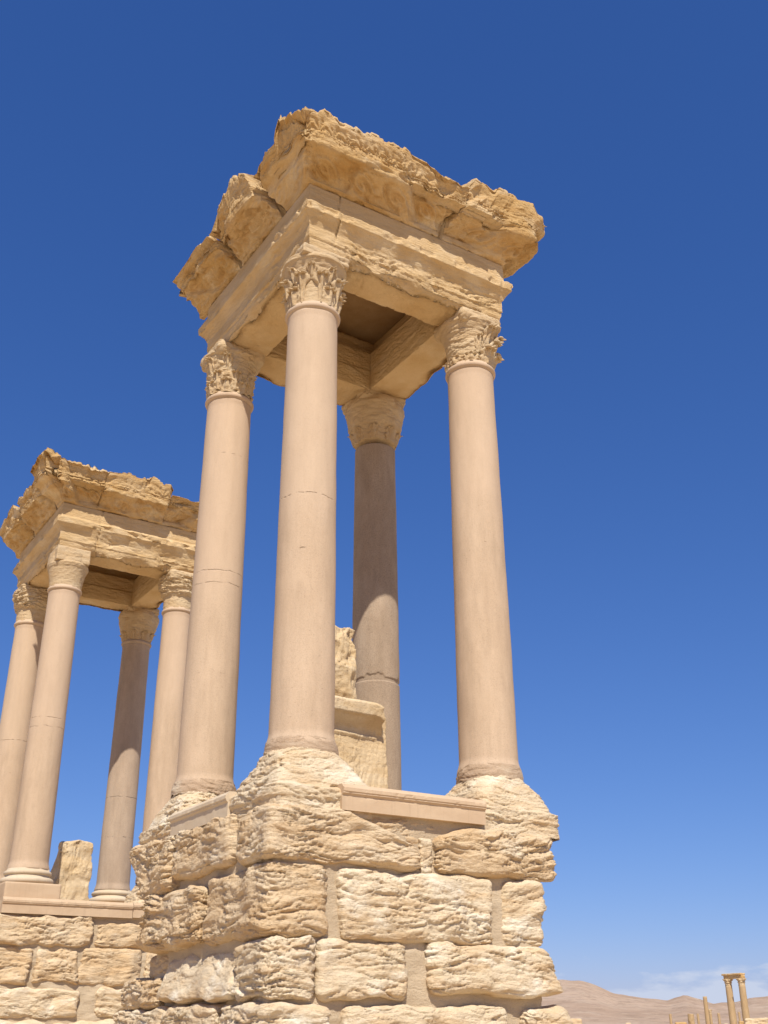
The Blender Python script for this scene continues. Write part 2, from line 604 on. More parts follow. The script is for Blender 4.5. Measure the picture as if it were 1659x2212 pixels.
def capital(parent, kind, cx, cy, seed):
    rnd = random.Random(seed)
    parts = []
    na = 140
    ero = dict(crisp=.010, half=.03, worn=.05, plain=.008, lump=.02, rough=.03)[kind]
    zz = np.arange(.13, 1.17, .0125)
    rr = bell_r(zz)
    if kind == 'rough':
        rr = np.interp(zz, [.1, .3, .42, .47, .55, .75, .98, 1.1, 1.2], [.45, .47, .50, .55, .58, .64, .68, .64, .6])
    if kind == 'plain':
        rr = np.interp(zz, [.1, .3, .6, .72, .73, .80, .84, .86, 1], [.455, .47, .53, .56, .575, .60, .605, .57, .56])
    if kind == 'lump':
        rr = np.interp(zz, [.1, .5, .54, .6, .8, 1], [.455, .47, .50, .56, .62, .64])
    if kind == 'worn':
        rr = rr + np.interp(zz, [.1, .4, .8, 1.0], [0, .03, .02, .0])
    pr = [(.1, ZP + 7.90)] + [(r, ZP + 7.78 + z) for r, z in zip(rr, zz)] + [(.1, ZP + 8.98)]
    V, F = lathe(pr, (cx, cy), na)
    n = strata(V, seed, .6, 1.3)
    hh = (V[:, 2] - ZP - 7.78)
    k = np.full(len(V), ero)
    if kind == 'lump':
        k = np.where(hh > .52, .11, .01)
    if kind == 'rough':
        k = np.where(hh < .45, .03, .04)
        n = n * .35 + billow(V * 2.6 + seed, 4) * 2.2 - .6
    dv = V - V3(cx, cy, 0)
    dv[:, 2] = 0
    dv /= np.maximum(np.linalg.norm(dv, axis=1), 1e-6)[:, None]
    if kind in ('rough', 'worn'):
        ang = np.arctan2(dv[:, 1], dv[:, 0])
        flute = np.abs(np.sin(ang * 4 + (hh > .45) * .8))
        n = n + np.where(hh < .62, flute * 1.1 - .6, 0)
    V = V + dv * (n * k)[:, None]
    parts.append((V, F))

    def facing(a, lo, hi):
        a = (math.degrees(a)) % 360
        return lo <= a <= hi
    A8 = [math.pi / 4 * i + .2 for i in range(8)]
    if kind == 'crisp':
        for a in A8:
            if rnd.random() < .9:
                parts.append(leaf(cx, cy, a, .14, .31, .19, bell_r, seed=rnd.random() * 9, curl=.035, flare=.025))
            a2 = a + math.pi / 8
            parts.append(leaf(cx, cy, a2, .14, .57, .14, bell_r, seed=rnd.random() * 9, curl=.035, flare=.045, stem=1.0))
            parts.append(leaf(cx, cy, a, .62, .27, .10, bell_r, curl=.022, out0=.0, flare=.04, seed=rnd.random() * 9))
    elif kind == 'half':
        for a in A8:
            if facing(a, 250, 420) or facing(a, 0, 60):
                parts.append(leaf(cx, cy, a, .14, .28, .18, bell_r, flare=.09, seed=rnd.random() * 9))
                parts.append(leaf(cx, cy, a + .39, .14, .50, .16, bell_r, flare=.09, curl=.055, seed=rnd.random() * 9))
                parts.append(leaf(cx, cy, a, .50, .40, .12, bell_r, curl=.045, flare=.08, seed=rnd.random() * 9))
            else:
                parts.append(leaf(cx, cy, a, .14, .16, .17, bell_r, flare=.0, curl=.02, seed=rnd.random() * 9))
                if rnd.random() < .7:
                    parts.append(leaf(cx, cy, a + .39, .36, .34, .09, bell_r, curl=.03, flare=.02, seed=rnd.random() * 9))
    elif kind == 'worn':
        for a in A8:
            if not facing(a, 165, 300):
                continue
            parts.append(leaf(cx, cy, a, .14, .22 + rnd.random() * .10, .17, bell_r, out0=.04, flare=.02, curl=.03, seed=rnd.random() * 9))
            parts.append(leaf(cx, cy, a + .39, .2, .38, .14, bell_r, out0=.045, flare=.02, curl=.035, seed=rnd.random() * 9))
            if rnd.random() < .7:
                parts.append(leaf(cx, cy, a, .62, .32, .11, bell_r, out0=.03, flare=.02, curl=.03, seed=rnd.random() * 9))
    elif kind == 'rough':
        for a in A8:
            parts.append(leaf(cx, cy, a, .13, .27, .12, lambda z: np.interp(z, [.1, .3, .45], [.45, .47, .51]), out0=.012, flare=.03, curl=.02, seed=rnd.random() * 9))
    # abacus
    hw = dict(crisp=.48, half=.51, worn=.53, plain=.50, lump=.56, rough=.56)[kind]
    a_amp = dict(crisp=.03, half=.06, worn=.07, plain=.012, lump=.07, rough=.07)[kind]
    z0 = dict(crisp=1.10, half=.98, worn=.98, plain=.86, lump=.95, rough=1.05)[kind]
    V, F = rough_box((cx - hw, cy - hw, ZP + 7.78 + z0), (cx + hw, cy + hw, ZP + 9.10), seed + 3, .025, .12 if kind not in ('crisp', 'plain') else .03, a_amp)
    parts.append((V, F))
    V, F = cat(parts)
    # every piece of the capital weathers a little
    V = V + (np.stack([pn(V * 13 + seed), pn(V * 13 + 40 + seed), pn(V * 13 + 80)], 1)) * .008
    return mk('capital', V, F, CAPST, parent)


def mound(root, cx, cy, seed, h=.85, z1=-1.07, hx=None, mat=None, res=.02, top=.02):
    """plinth and base stones under a column, worn to one rounded mass"""
    nth = int(6.2 / res)
    nv = int(1.5 / res)
    th = np.linspace(0, 2 * np.pi, nth, endpoint=False)
    v = np.linspace(0, 1, nv)
    T, Vv = np.meshgrid(th, v, indexing='ij')
    Z = top + (z1 - top) * Vv
    R = np.interp(Vv, [0, .06, .16, .30, .45, .56, .62, .66, .8, .83, 1], [.47, .53, .575, .63, .70, .75, .77, .86, .86, .83, .84]) / .85 * h
    p = 2.0 + 8 * sstep(.08, .62, Vv)
    den = (np.abs(np.cos(T)) ** p + np.abs(np.sin(T)) ** p) ** (1 / p)
    rr = R / den
    P = np.stack([cx + rr * np.cos(T), cy + rr * np.sin(T), Z + ZP], 2).reshape(-1, 3)
    D = strata(P, seed, .8, 1.0)
    dv = np.stack([np.cos(T), np.sin(T), 0 * T], 2).reshape(-1, 3)
    k = np.interp(Vv.ravel(), [0, .08, .3, 1], [.012, .045, .065, .055])
    corner = (1 - den.ravel()) * 0
    P = P + dv * (D * k + corner)[:, None]
    return mk('plinth', P, gridF(nth, nv, wrapu=True, flip=True), mat or ROUGH, root)


def sweepmap(side):
    """map from front-side coordinates (x, y) to this side; returns (fn, flips)"""
    return dict(
        F=(lambda x, y: (x, y), False),
        L=(lambda x, y: (y, x), True),
        K=(lambda x, y: (x, S - y), True),
        R=(lambda x, y: (S - y, x), False))[side]


def beam(root, side, seed, inner=-.45, res=.02, wear=1.0, broken=(), shift=0.0):
    prof = [(.47, 9.0), (.47, 9.28), (.492, 9.295), (.492, 9.55), (.50, 9.565), (.515, 9.60), (.55, 9.67), (.62, 9.75), (.655, 9.775), (.66, 9.79), (.66, 9.95),
            (.65, 9.97), (.54, 10.03), (.525, 10.06), (.52, 10.46), (.3, 10.465), (inner + .26, 10.465), (inner + .26, 10.0), (inner + .2, 9.985), (inner, 9.97), (inner, 9.5), (inner - .02, 9.49), (inner - .02, 9.0)]
    bot = [(inner - .02, 9.0), (.47, 9.0)]
    pr = resample(prof, res)
    pb = resample(bot, res * 1.6)[1:]
    pr = np.concatenate([pr, pb])          # closed loop (last == first)
    # 2d normals
    tg = np.roll(pr[:-1], -1, 0) - np.roll(pr[:-1], 1, 0)
    tg = np.concatenate([tg, tg[:1]])
    N2 = np.stack([-tg[:, 1], tg[:, 0]], 1)
    N2 = N2 / np.maximum(np.linalg.norm(N2, axis=1), 1e-9)[:, None] * -1
    nt_ = int(S / res)
    t = np.linspace(0, 1, nt_)
    T, O = np.meshgrid(t, pr[:, 0], indexing='ij')
    _, Z = np.meshgrid(t, pr[:, 1], indexing='ij')
    fn, fl = sweepmap(side)

    def place(O, Z):
        x = -O + (S + 2 * O) * T
        X, Y = fn(x, -O)
        return np.stack([X, Y, Z + ZP], 2), x
    P, x = place(O, Z)
    Pf = P.reshape(-1, 3)
    D = strata(Pf, seed, .7, 1.0).reshape(O.shape)
    # weathering mask: some stretches stay dressed, others are eaten away
    mk_ = sstep(-.12, .30, fbm(Pf * V3(.75, .75, 1.4) + seed * 1.7, 3)).reshape(O.shape)
    low = sstep(9.62, 9.42, Z)
    if side == 'F':
        mk_ = np.clip(mk_ + .45, 0, 1) * (.06 + .94 * sstep(0.05, .30, x))
        mk_ = mk_ * (.22 + .78 * low)
    else:
        mk_ = mk_ * (.5 + .5 * low)
    lowedge = np.exp(-((Z - 9.0) / .13) ** 2) * sstep(.02, .44, O)
    cr = np.exp(-((Z - 9.87) / .13) ** 2) * (O > .5)
    chip = sstep(.05, .25, fbm(Pf * V3(2.2, 2.2, 2.2) + seed * 4.1, 3)).reshape(O.shape)
    edge = np.clip(.5 + 1.6 * fbm(np.stack([x, 0 * x, 0 * x + seed], 2).reshape(-1, 3) * 1.3, 3).reshape(O.shape), 0, 1.3)
    if side == 'F':
        edge = edge * sstep(.0, .35, x)
    d = D * (.010 + .052 * mk_ * wear) - .03 * wear * mk_ * (O > .3) * (Z < 10.1) - cr * chip * .045 * wear - lowedge * (.03 + .13 * edge) * wear
    inn = (O < inner + .30)
    d = np.where(inn & (Z < 10.46), D * .030, d)
    d = np.where((O > .3) & (Z > 10.06), D * .010, d)
    for xc, w in broken:                                   # open vertical joint
        d = d - .05 * np.exp(-((x - xc - (Z - 9.3) * .06) / w) ** 2) * (O > .3)
    O2 = O + d * N2[:, 0][None, :]
    Z2 = Z + d * N2[:, 1][None, :]
    if side == 'F' or side == 'L':                        # sagging worn soffit
        pass
    P, x = place(O2, Z2)
    if shift:
        P[..., 0] = P[..., 0] * .9892 + .0944
    nk = len(pr)
    V = P.reshape(-1, 3)
    Vs, Fs, k0 = [V], [gridF(nt_, nk, flip=not fl)], len(V)
    for e in (0, nt_ - 1):
        rg = V[e * nk:(e + 1) * nk]
        cc = rg.mean(0)
        G = np.stack([rg, cc + (rg - cc) * .004], 1).reshape(-1, 3)
        Vs.append(G)
        Fs.append(gridF(nk, 2, flip=(e == 0) == fl, base=k0))
        k0 += len(G)
    return mk('architrave_beam', np.concatenate(Vs), np.concatenate(Fs), GOLD, root)


CP = [(.42, 10.47), (.54, 10.475), (.60, 10.50), (.68, 10.57), (.80, 10.66), (.93, 10.75), (1.03, 10.83), (1.07, 10.85), (1.10, 10.86), (1.115, 10.875), (1.12, 11.05),
      (1.132, 11.062), (1.132, 11.085), (1.118, 11.092), (1.118, 11.105), (1.138, 11.112), (1.138, 11.135), (1.125, 11.145), (1.135, 11.17), (1.15, 11.25), (1.18, 11.35), (1.215, 11.43), (1.225, 11.47), (1.225, 11.55), (1.24, 11.57),
      (1.0, 11.56), (.42, 11.52), (.42, 10.47)]


def cornice(root, mapper, flip, a, b, seed, res=.016, top=None, lip=None, wrap=True, carve=1.0, wear=1.0, enda=None, endb=None, jag=.07, relief=1.0, shift=0.0, dl=None, endr=.16):
    """a cornice stone. wrap: runs from y=a on the left return round the corner to x=b; else straight from x=a to x=b on the front."""
    pr = resample(CP, res)
    tg = np.roll(pr[:-1], -1, 0) - np.roll(pr[:-1], 1, 0)
    tg = np.concatenate([tg, tg[:1]])
    N2 = np.stack([tg[:, 1], -tg[:, 0]], 1)
    N2 = N2 / np.maximum(np.linalg.norm(N2, axis=1), 1e-9)[:, None]
    if wrap:
        n1 = max(4, int((a + 1.2) / res))
        n2_ = max(4, int((b + 1.2) / res))
        tt = np.concatenate([np.linspace(-1, 0, n1), np.linspace(0, 1, n2_)[1:]])
    else:
        n1 = max(4, int((b - a) / res))
        tt = np.linspace(0, 1, n1)
    T, O = np.meshgrid(tt, pr[:, 0], indexing='ij')
    _, Z = np.meshgrid(tt, pr[:, 1], indexing='ij')
    k = np.arange(len(pr))[None, :] * .05
    ea = (enda or (lambda o, z: 0 * o))
    eb = (endb or (lambda o, z: 0 * o))
    js = fbm(np.stack([O * 2.3 + seed, Z * 2.3, 0 * Z + seed], 2).reshape(-1, 3), 3).reshape(O.shape) * jag

    def place(O, Z):
        if wrap:
            ya = a + ea(O, Z) + js
            OL = O - (dl(O, Z) if dl else 0)
            xb = b + eb(O, Z) + js
            yl = ya + (-O - ya) * (T + 1)
            xf = -OL + (xb + OL) * T
            X = np.where(T <= 0, -OL, xf)
            Y = np.where(T <= 0, yl, -O)
            s = np.where(T <= 0, -(yl + O), xf + O)       # arc length from the corner
        else:
            xa = a + ea(O, Z) - js
            xb = b + eb(O, Z) + js
            X = xa + (xb - xa) * T
            Y = -O
            s = X
        return X, Y, s
    X, Y, s = place(O, Z)
    P = np.stack([X, Y, Z], 2).reshape(-1, 3)
    sd = V3(seed * 1.9, seed * .7, 0)
    D = strata(P, seed, .8, 1.0).reshape(O.shape)
    D2 = billow(P * 3.1 + sd, 4).reshape(O.shape)
    d = (D * .035 + (D2 - .25) * .06) * wear * np.where(Z > 11.3, .55, 1.0)
    if wrap:
        d = d - .17 * np.exp(-(s / .20) ** 2) * sstep(.7, 1.05, O)
    # worn scroll reliefs and hollows on the soffit
    sof = sstep(.56, .70, O) * sstep(1.06, .94, O) * (Z < 10.9)
    ph = s * 2 * math.pi / .80 + 1.6 * np.sin((O - .56) * 7.5) + seed
    vor = np.hypot(np.mod(s + seed * .37, .8) - .4, (O - .80) * 1.3)
    spiral = np.sin(vor * 34 + np.arctan2(O - .80, np.mod(s + seed * .37, .8) - .4))
    d = d + sof * relief * (.028 * np.sin(ph) + .026 * spiral * sstep(.42, .25, vor) - .02)
    # stone ends are rounded off underneath, leaving notches at the joints
    s0, s1 = (-(a + .0) + 0, b) if wrap else (a, b)
    en = np.exp(-np.maximum(s - s0, 0) / endr * 1.3) + np.exp(-np.maximum(s1 - s, 0) / endr * 1.3)
    d = d - en * sstep(.5, .62, O) * (Z < 11.0) * .16
    d = d - en * sstep(.9, 1.1, O) * .09
    # larger spalls
    spall = sstep(.10, .30, fbm(P * V3(1.5, 1.5, 2.2) + sd + 19, 2)).reshape(O.shape)
    d = d - spall * (O > .6) * .07 * wear
    # carved palmettes on the crown
    cy = sstep(11.14, 11.20, Z) * (O > 1.08)
    per = .31
    q = (s / per - np.floor(s / per) - .5) * per
    ang = np.arctan2(q, (Z - 11.12))
    rad_ = np.hypot(q, Z - 11.12)
    fan = np.cos(ang * 9) * sstep(.02, .08, rad_) * sstep(.34, .16, rad_)
    gate = sstep(-.25, .1, fbm(P * .9 + sd * 2 + 3, 2)).reshape(O.shape)
    d = d + cy * carve * gate * (.020 * fan + .012)
    # bead rows
    bead = (O > 1.07) * (np.exp(-((Z - 11.073) / .012) ** 2) + np.exp(-((Z - 11.123) / .012) ** 2))
    d = d - bead * carve * .018 * (np.sin(s * 2 * math.pi / .07) > .0)
    if wrap and dl:
        w_ = sstep(.05, -.12, s)
        d = d * (1 - .55 * w_) - w_ * .13 * np.exp(-((Z - 10.9) / .10) ** 2) * (O > .95) - w_ * .05 * (Z > 11.35)
    # ragged upper edge and worn lip
    if lip is not None:
        d = d + np.where(O > .85, lip(s) * sstep(.8, 1.1, O), 0)
    O2 = O + d * N2[:, 0][None, :]
    Z2 = Z + d * N2[:, 1][None, :]
    q1 = np.stack([s * 1.6 + seed, 0 * s, 0 * s + seed], 2).reshape(-1, 3)
    st_ = fbm(q1 * .9, 3).reshape(O.shape) * 5
    st_ = (np.floor(st_) + sstep(.35, .65, st_ - np.floor(st_))) / 5          # broken steps
    tp = 1.0 + .55 * st_ + .09 * fbm(q1 * 3.1, 3).reshape(O.shape)
    tp = tp + .35 * np.minimum(0, fbm(np.stack([s * .9 + seed * 3, 0 * s, O * .8], 2).reshape(-1, 3), 3).reshape(O.shape))
    if top is not None:
        tp = tp * top(s)
    Z2 = np.where(Z2 > 11.0, 11.0 + (Z2 - 11.0) * tp, Z2)
    X, Y, s = place(O2, Z2)
    X, Y = mapper(X, Y)
    if shift:
        X = X * .9892 + .0944
    V = np.stack([X, Y, Z2 + ZP], 2).reshape(-1, 3)
    nk = len(pr)
    n = len(tt)
    F = [gridF(n, nk, flip=not flip)]
    # end faces: fans of the profile loop, as grids towards an inner point
    Vall = [V]
    base = len(V)
    rows = 12
    for e, fe in ((0, flip), (n - 1, not flip)):
        ringv = V[e * nk:(e + 1) * nk]
        c = np.array([0, 0, 0.]) + ringv[np.argmin(np.abs(pr[:, 0] - .55) + np.abs(pr[:, 1] - 11.0))]
        c = ringv[[0, len(ringv) // 3, 2 * len(ringv) // 3]].mean(0)
        tl = np.linspace(0, 1, rows)[None, :, None] ** .8
        G = ringv[:, None, :] + (c - ringv)[:, None, :] * tl
        G = G.reshape(-1, 3)
        # rough broken end
        nr = strata(G, seed + e % 7, .8, 1.0) * .05
        mid = np.minimum(tl * 3, 1) * np.ones((nk, 1, 1))
        dirv = V[(1 if e == 0 else n - 2) * nk:(2 if e == 0 else n - 1) * nk] - ringv
        dl = dirv.mean(0)
        dl = -dl / np.linalg.norm(dl)
        G = G + dl * (nr * mid.ravel())[:, None]
        Vall.append(G)
        F.append(gridF(nk, rows, flip=fe, base=base))
        base += len(G)
    return mk('cornice_block', np.concatenate(Vall), np.concatenate(F), CORN, root)


def ledge(root, side, a, b, z0, z1, front, mat, seed=0):
    """restored moulding stone under the columns: fascia, fillet and a projecting top"""
    prof = [(0.1, z0), (front - .03, z0), (front - .03, z0 + .205), (front - .022, z0 + .215), (front + .0, z0 + .235), (front + .0, z0 + .25), (front + .012, z0 + .262), (front + .012, z0 + .31),
            (front - .05, z1), (0.1, z1)]
    pr = resample(prof, .025)
    n = int((b - a) / .025)
    T, O = np.meshgrid(np.linspace(a, b, n), pr[:, 0], indexing='ij')
    _, Z = np.meshgrid(np.linspace(a, b, n), pr[:, 1], indexing='ij')
    P = np.stack([T, -O, Z], 2).reshape(-1, 3)
    d = fbm(P * 5 + seed, 3).reshape(O.shape) * .005
    d = d - sstep(.12, .30, fbm(P * V3(4.5, 2, 6) + seed * 3 + 9, 3)).reshape(O.shape) * .008 * (Z > z0 + .2)
    fn, fl = sweepmap(side)
    X, Y = fn(T, -O - d)
    V = np.stack([X, Y, Z + ZP], 2).reshape(-1, 3)
    nk = len(pr)
    F = [gridF(n, nk, flip=fl)]
    k = len(V)
    ends = []
    for e in (0, n - 1):
        # end cap: strip between outer profile and the inner line
        ring_ = V[e * nk:(e + 1) * nk]
        back = ring_.copy()
        bx, by = fn(np.full(nk, a if e == 0 else b), np.full(nk, -.1))
        back[:, 0], back[:, 1] = bx, by
        G = np.stack([ring_, back], 1).reshape(-1, 3)
        ends.append(G)
        F.append(gridF(nk, 2, flip=(e == 0) != fl, base=k))
        k += len(G)
    return mk('ledge_slab', np.concatenate([V] + ends), np.concatenate(F), mat, root, smooth=False)


def stone(root, name, lo, hi, seed, mat, slopes=None, **kw):
    lo2 = (lo[0], lo[1], lo[2] + ZP)
    hi2 = (hi[0], hi[1], hi[2] + ZP)
    warp = None
    if slopes:
        def warp(P, U):
            return slopes(P, U)
    V, F = rough_box(lo2, hi2, seed, warp=warp, **kw)
    return mk(name, V, F, mat, root)


def core_box(root, boxes, seed):
    parts = []
    for lo, hi in boxes:
        V, F = rough_box((lo[0], lo[1], lo[2] + ZP), (hi[0], hi[1], hi[2] + ZP), seed, res=.035, rad=.04, amp=.022, outline=.05)
        parts.append((V, F))
        seed += 1
    V, F = cat(parts)
    return mk('podium_core', V, F, MORTAR, root)


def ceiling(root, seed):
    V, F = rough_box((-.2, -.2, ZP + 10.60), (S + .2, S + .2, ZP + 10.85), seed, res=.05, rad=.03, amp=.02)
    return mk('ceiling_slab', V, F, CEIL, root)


idm = (lambda x, y: (x, y))
mirx = (lambda x, y: (S - x, y))
swp = (lambda x, y: (y, x))

# ------------------------------------------------------------------ near tetrapylon
T1 = empty('tetrapylon', (0, 0, 0), 'large near stone tetrapylon of four tall columns on a rough block podium', 'ruin')
core = core_box(T1, [((-.79, -.80, -5.3), (3.75, 3.2, -.68)), ((1.2, .2, -5.3), (3.75, 4.25, -.70)), ((-.80, -.80, -5.3), (4.15, 3.9, -4.0))], 3)
# right-hand (front) face courses
F_ = -.86


def drop_right(z_full, x0, x1, dz):
    def f(P, U):
        k = sstep(x0, x1, P[:, 0]) * U[:, 2]
        P[:, 2] -= k * dz
        return P
    return f


def rise_right(x0, x1, dz):
    def f(P, U):
        k = (1 - sstep(x0, x1, P[:, 0])) * U[:, 2]
        P[:, 2] -= k * dz
        return P
    return f


B = lambda lo, hi, s, m=ROUGH, sl=None, **k: stone(core, 'stone_block', lo, hi, s, m, sl, **dict(dict(res=.017, rad=.13, amp=.066, outline=.085), **k))
# course 1
B((-.93, -.95, -1.73), (1.48, -.3, -.98), 11, ROUGH2, drop_right(0, .1, 1.5, .36))
B((-.93, -.96, -1.70), (-.4, .18, -1.0), 12, ROUGH2)
B((1.54, -.83, -1.73), (1.78, -.4, -1.25), 13, ROUGH, rad=.05, amp=.04)
B((1.83, -.92, -1.74), (4.14, -.2, -1.03), 14, ROUGH2, rise_right(1.8, 2.6, .2))
# course 2
B((-.93, -.92, -2.67), (.06, 1.16, -1.75), 21, ROUGH2, rad=.15)
B((.20, -.93, -2.68), (2.84, -.3, -1.77), 22, ROUGH, rad=.12, big=.7, fine=.9)
B((3.04, -.90, -2.68), (3.85, .4, -1.75), 23, ROUGH)
# course 3
B((-.96, -.97, -3.45), (-.17, .0, -2.69), 31, ROUGH, amp=.085)
B((-.15, -.94, -3.44), (1.30, -.3, -2.72), 32, ROUGH, big=.7, fine=.75)


def foot(P, U):
    k = (1 - U[:, 2])
    P[:, 0] += (U[:, 0] > .6) * k * .22
    P[:, 1] -= k * .05
    return P


B((1.66, -.93, -3.37), (3.86, .4, -2.70), 33, ROUGH, foot, big=.8, fine=.85)
# course 4
B((-1.02, -1.0, -4.25), (-.02, .36, -3.47), 41, ROUGH)
B((.28, -.98, -4.25), (2.95, -.3, -3.50), 42, ROUGH, big=.6, fine=.7)
B((3.28, -.98, -4.25), (4.12, .4, -3.50), 43, ROUGH, foot)
# left-hand face courses


def toe(P, U):
    P[:, 1] -= sstep(.5, 1, U[:, 1]) * (1 - U[:, 2]) * .5
    return P


B((-1.0, 2.48, -1.85), (-.2, 4.34, -.95), 51, ROUGH2, toe, amp=.09)
B((-.95, .28, -1.70), (-.3, 2.42, -.93), 52, ROUGH2, rad=.14)
B((-1.03, 1.26, -2.67), (-.3, 3.40, -1.84), 53, ROUGH2, amp=.10, rad=.15)


def skirt(P, U):
    P[:, 0] -= (1 - U[:, 2]) * (1 - U[:, 0]) * .24
    return P


B((-.80, .04, -3.42), (-.3, 2.62, -2.76), 54, ROUGH, skirt, amp=.035)
B((-.95, 2.66, -3.46), (-.3, 4.25, -3.05), 55, ROUGH2)
B((-1.03, .40, -4.25), (-.3, 2.2, -3.47), 56, ROUGH)
B((-1.03, 2.24, -4.25), (-.3, 4.3, -3.50), 57, ROUGH)
B((-.78, 2.6, -3.1), (-.3, 3.5, -2.72), 58, ROUGH2, amp=.05)
B((.7, -.80, -1.40), (2.75, -.3, -.97), 15, ROUGH2, amp=.05)
# plinths, floor slabs, ledges
mound(core, 0, 0, 61, .86)
mound(core, S, 0, 62, .83)
mound(core, 0, S, 63, .83)
mound(core, S, S, 64, .80)
ledge(core, 'F', .20, 2.74, -.99, -.62, .93, LEDGE, 1)
ledge(core, 'L', .55, 2.72, -.97, -.60, .93, LEDGE2, 2)

cB = column(T1, 'B', 0, 0, COLM['B'], 1)
cD = column(T1, 'D', S, 0, COLM['D'], 2)
cA = column(T1, 'A', 0, S, COLM['A'], 3)
cC = column(T1, 'C', S, S, COLM['C'], 4, astragal=False, joint=2.42)
cC['label'] = 'grey brown granite back column without a collar'
capital(cB, 'crisp', 0, 0, 5)
capital(cD, 'half', S, 0, 6)
capital(cA, 'worn', 0, S, 7)
capital(cC, 'rough', S, S, 8)

bF = beam(T1, 'F', 2, shift=.05, inner=-.27, broken=[(.06, .012)])
beam(T1, 'L', 3, shift=.05, inner=-.45)
beam(T1, 'K', 4, shift=.05, inner=-.5)
beam(T1, 'R', 5, shift=.05, inner=-.5)
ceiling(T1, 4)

# cornice stones, left return of the corner stone is broken lower beyond the angle
cornice(T1, idm, False, shift=.05, a=.42, b=2.60, seed=2.0,
        top=lambda s: np.interp(s, [-1.7, -1.25, -.95, -.74, -.35, 0, .5, 1.4, 2.2, 3.4, 4], [.55, .62, .60, 1.45, 1.35, .95, .92, .85, .9, .8, .85]),
        lip=lambda s: np.interp(s, [-1.8, -1.6, -1.15, -.70, -.5, .3, .6], [-.04, .06, .11, .0, 0, 0, .05]),
        dl=lambda o, z: .08 * sstep(.6, 1.0, o) * sstep(11.5, 11.1, z),
        enda=lambda o, z: (o - .5) * .35, endb=lambda o, z: (o - .85) * .5)
cornice(T1, mirx, True, shift=.05, a=1.4, b=S - 2.66, seed=5.0,
        top=lambda s: np.interp(s, [-2.5, 0, .42, .5, 1.9, 2.1], [.8, .62, .66, 1.16, 1.3, 1.2]),
        lip=lambda s: 0 * s + .11, endb=lambda o, z: -(o - .85) * .5)
# left run
cornice(T1, swp, True, shift=.05, a=.62, b=2.38, seed=8.0, wrap=False, carve=1.2, wear=1.3,
        top=lambda s: np.interp(s, [.5, .72, 1.2, 1.9, 2.25, 2.45], [.25, .9, 1.25, 1.15, .8, .4]), lip=lambda s: np.interp(s, [.5, .8, 1.5, 2.2, 2.5], [-.10, .03, .06, .03, -.08]),
        enda=lambda o, z: (o - .5) * .3, endb=lambda o, z: (o - .5) * .28)
cornice(T1, swp, True, shift=.05, a=2.46, b=4.55, seed=11.0, wrap=False, carve=.6, wear=1.3,
        top=lambda s: np.interp(s, [2.3, 2.7, 3.3, 4.5], [-.1, .35, .6, .45]), lip=lambda s: np.interp(s, [2.4, 2.8, 3.6, 4.6], [-.16, -.06, -.03, -.05]),
        enda=lambda o, z: (o - .5) * .28, endb=lambda o, z: .05 + (o - .7) * .30 - .30 * sstep(10.95, 11.4, z), relief=.8, endr=.10)
# back and far side
cornice(T1, lambda x, y: (S - y, x), False, shift=.05, a=1.5, b=4.3, seed=13.0, wrap=False, res=.03)
cornice(T1, lambda x, y: (x, S - y), True, shift=.05, a=.3, b=2.0, seed=14.0, wrap=False, res=.03)
cornice(T1, lambda x, y: (x, S - y), True, shift=.05, a=2.05, b=3.6, seed=15.0, wrap=False, res=.03)

# ------------------------------------------------------------------ far tetrapylon
T2 = empty('tetrapylon', (.385, 15.74, 0), 'smaller looking tetrapylon at left, standing farther back behind the near one', 'ruin')
core2 = core_box(T2, [((-.79, -.80, -5.3), (3.9, 4.0, -.82)), ((-.85, -.84, -5.3), (4.1, 4.1, -4.0))], 5)
B2 = lambda lo, hi, s, m=ROUGH2, sl=None, **k: stone(core2, 'stone_block', lo, hi, s, m, sl, **dict(dict(res=.026, rad=.12, amp=.06, outline=.13), **k))
B2((-.9, -.93, -1.87), (1.60, -.3, -1.16), 111)
B2((1.74, -.91, -1.87), (4.3, -.3, -1.24), 112)
B2((-.9, -.90, -2.77), (.12, .2, -1.92), 121)
B2((.30, -.89, -2.77), (1.36, -.3, -1.92), 122)
B2((1.39, -.91, -2.78), (3.02, -.3, -1.90), 123)
B2((3.10, -.89, -2.77), (4.25, .2, -1.92), 124)
B2((-.95, -.92, -3.53), (1.42, -.3, -2.83), 131, ROUGH)
B2((1.92, -.92, -3.55), (4.3, -.3, -2.83), 132, ROUGH)
B2((-1., -.97, -4.25), (.8, -.3, -3.58), 141, ROUGH)
B2((.86, -.97, -4.25), (2.9, -.3, -3.60), 142, ROUGH)
B2((2.98, -.97, -4.25), (4.35, -.3, -3.60), 143, ROUGH)
mound(core2, S, 0, 162, .78, res=.03)
mound(core2, 0, S, 163, .78, res=.03)
V, F = rough_box((-.72, -.72, ZP - .80), (.72, .72, ZP - .37), 4, res=.05, rad=.02, amp=.006)
mk('plinth', V, F, LEDGE, core2)
V, F = rough_box((S - .72, S - .72, ZP - .85), (S + .72, S + .72, ZP - .37), 4, res=.05, rad=.02, amp=.006)
mk('plinth', V, F, LEDGE, core2)
ledge(core2, 'F', -.78, 2.62, -1.14, -.76, .96, LEDGE, 3)
ledge(core2, 'F', 2.64, 4.2, -1.12, -.76, .94, LEDGE, 4)
kB = column(T2, 'B', 0, 0, COLM['A'], 21, classic_base=True)
kD = column(T2, 'D', S, 0, COLM['D'], 22)
kA = column(T2, 'A', 0, S, COLM['B'], 23)
kC = column(T2, 'C', S, S, GREY, 24, classic_base=True)
capital(kB, 'plain', 0, 0, 25)
capital(kD, 'lump', S, 0, 26)
capital(kA, 'lump', 0, S, 27)
capital(kC, 'rough', S, S, 28)
beam(T2, 'F', 12, inner=-.3, res=.03, wear=1.7, broken=[(.62, .016)])
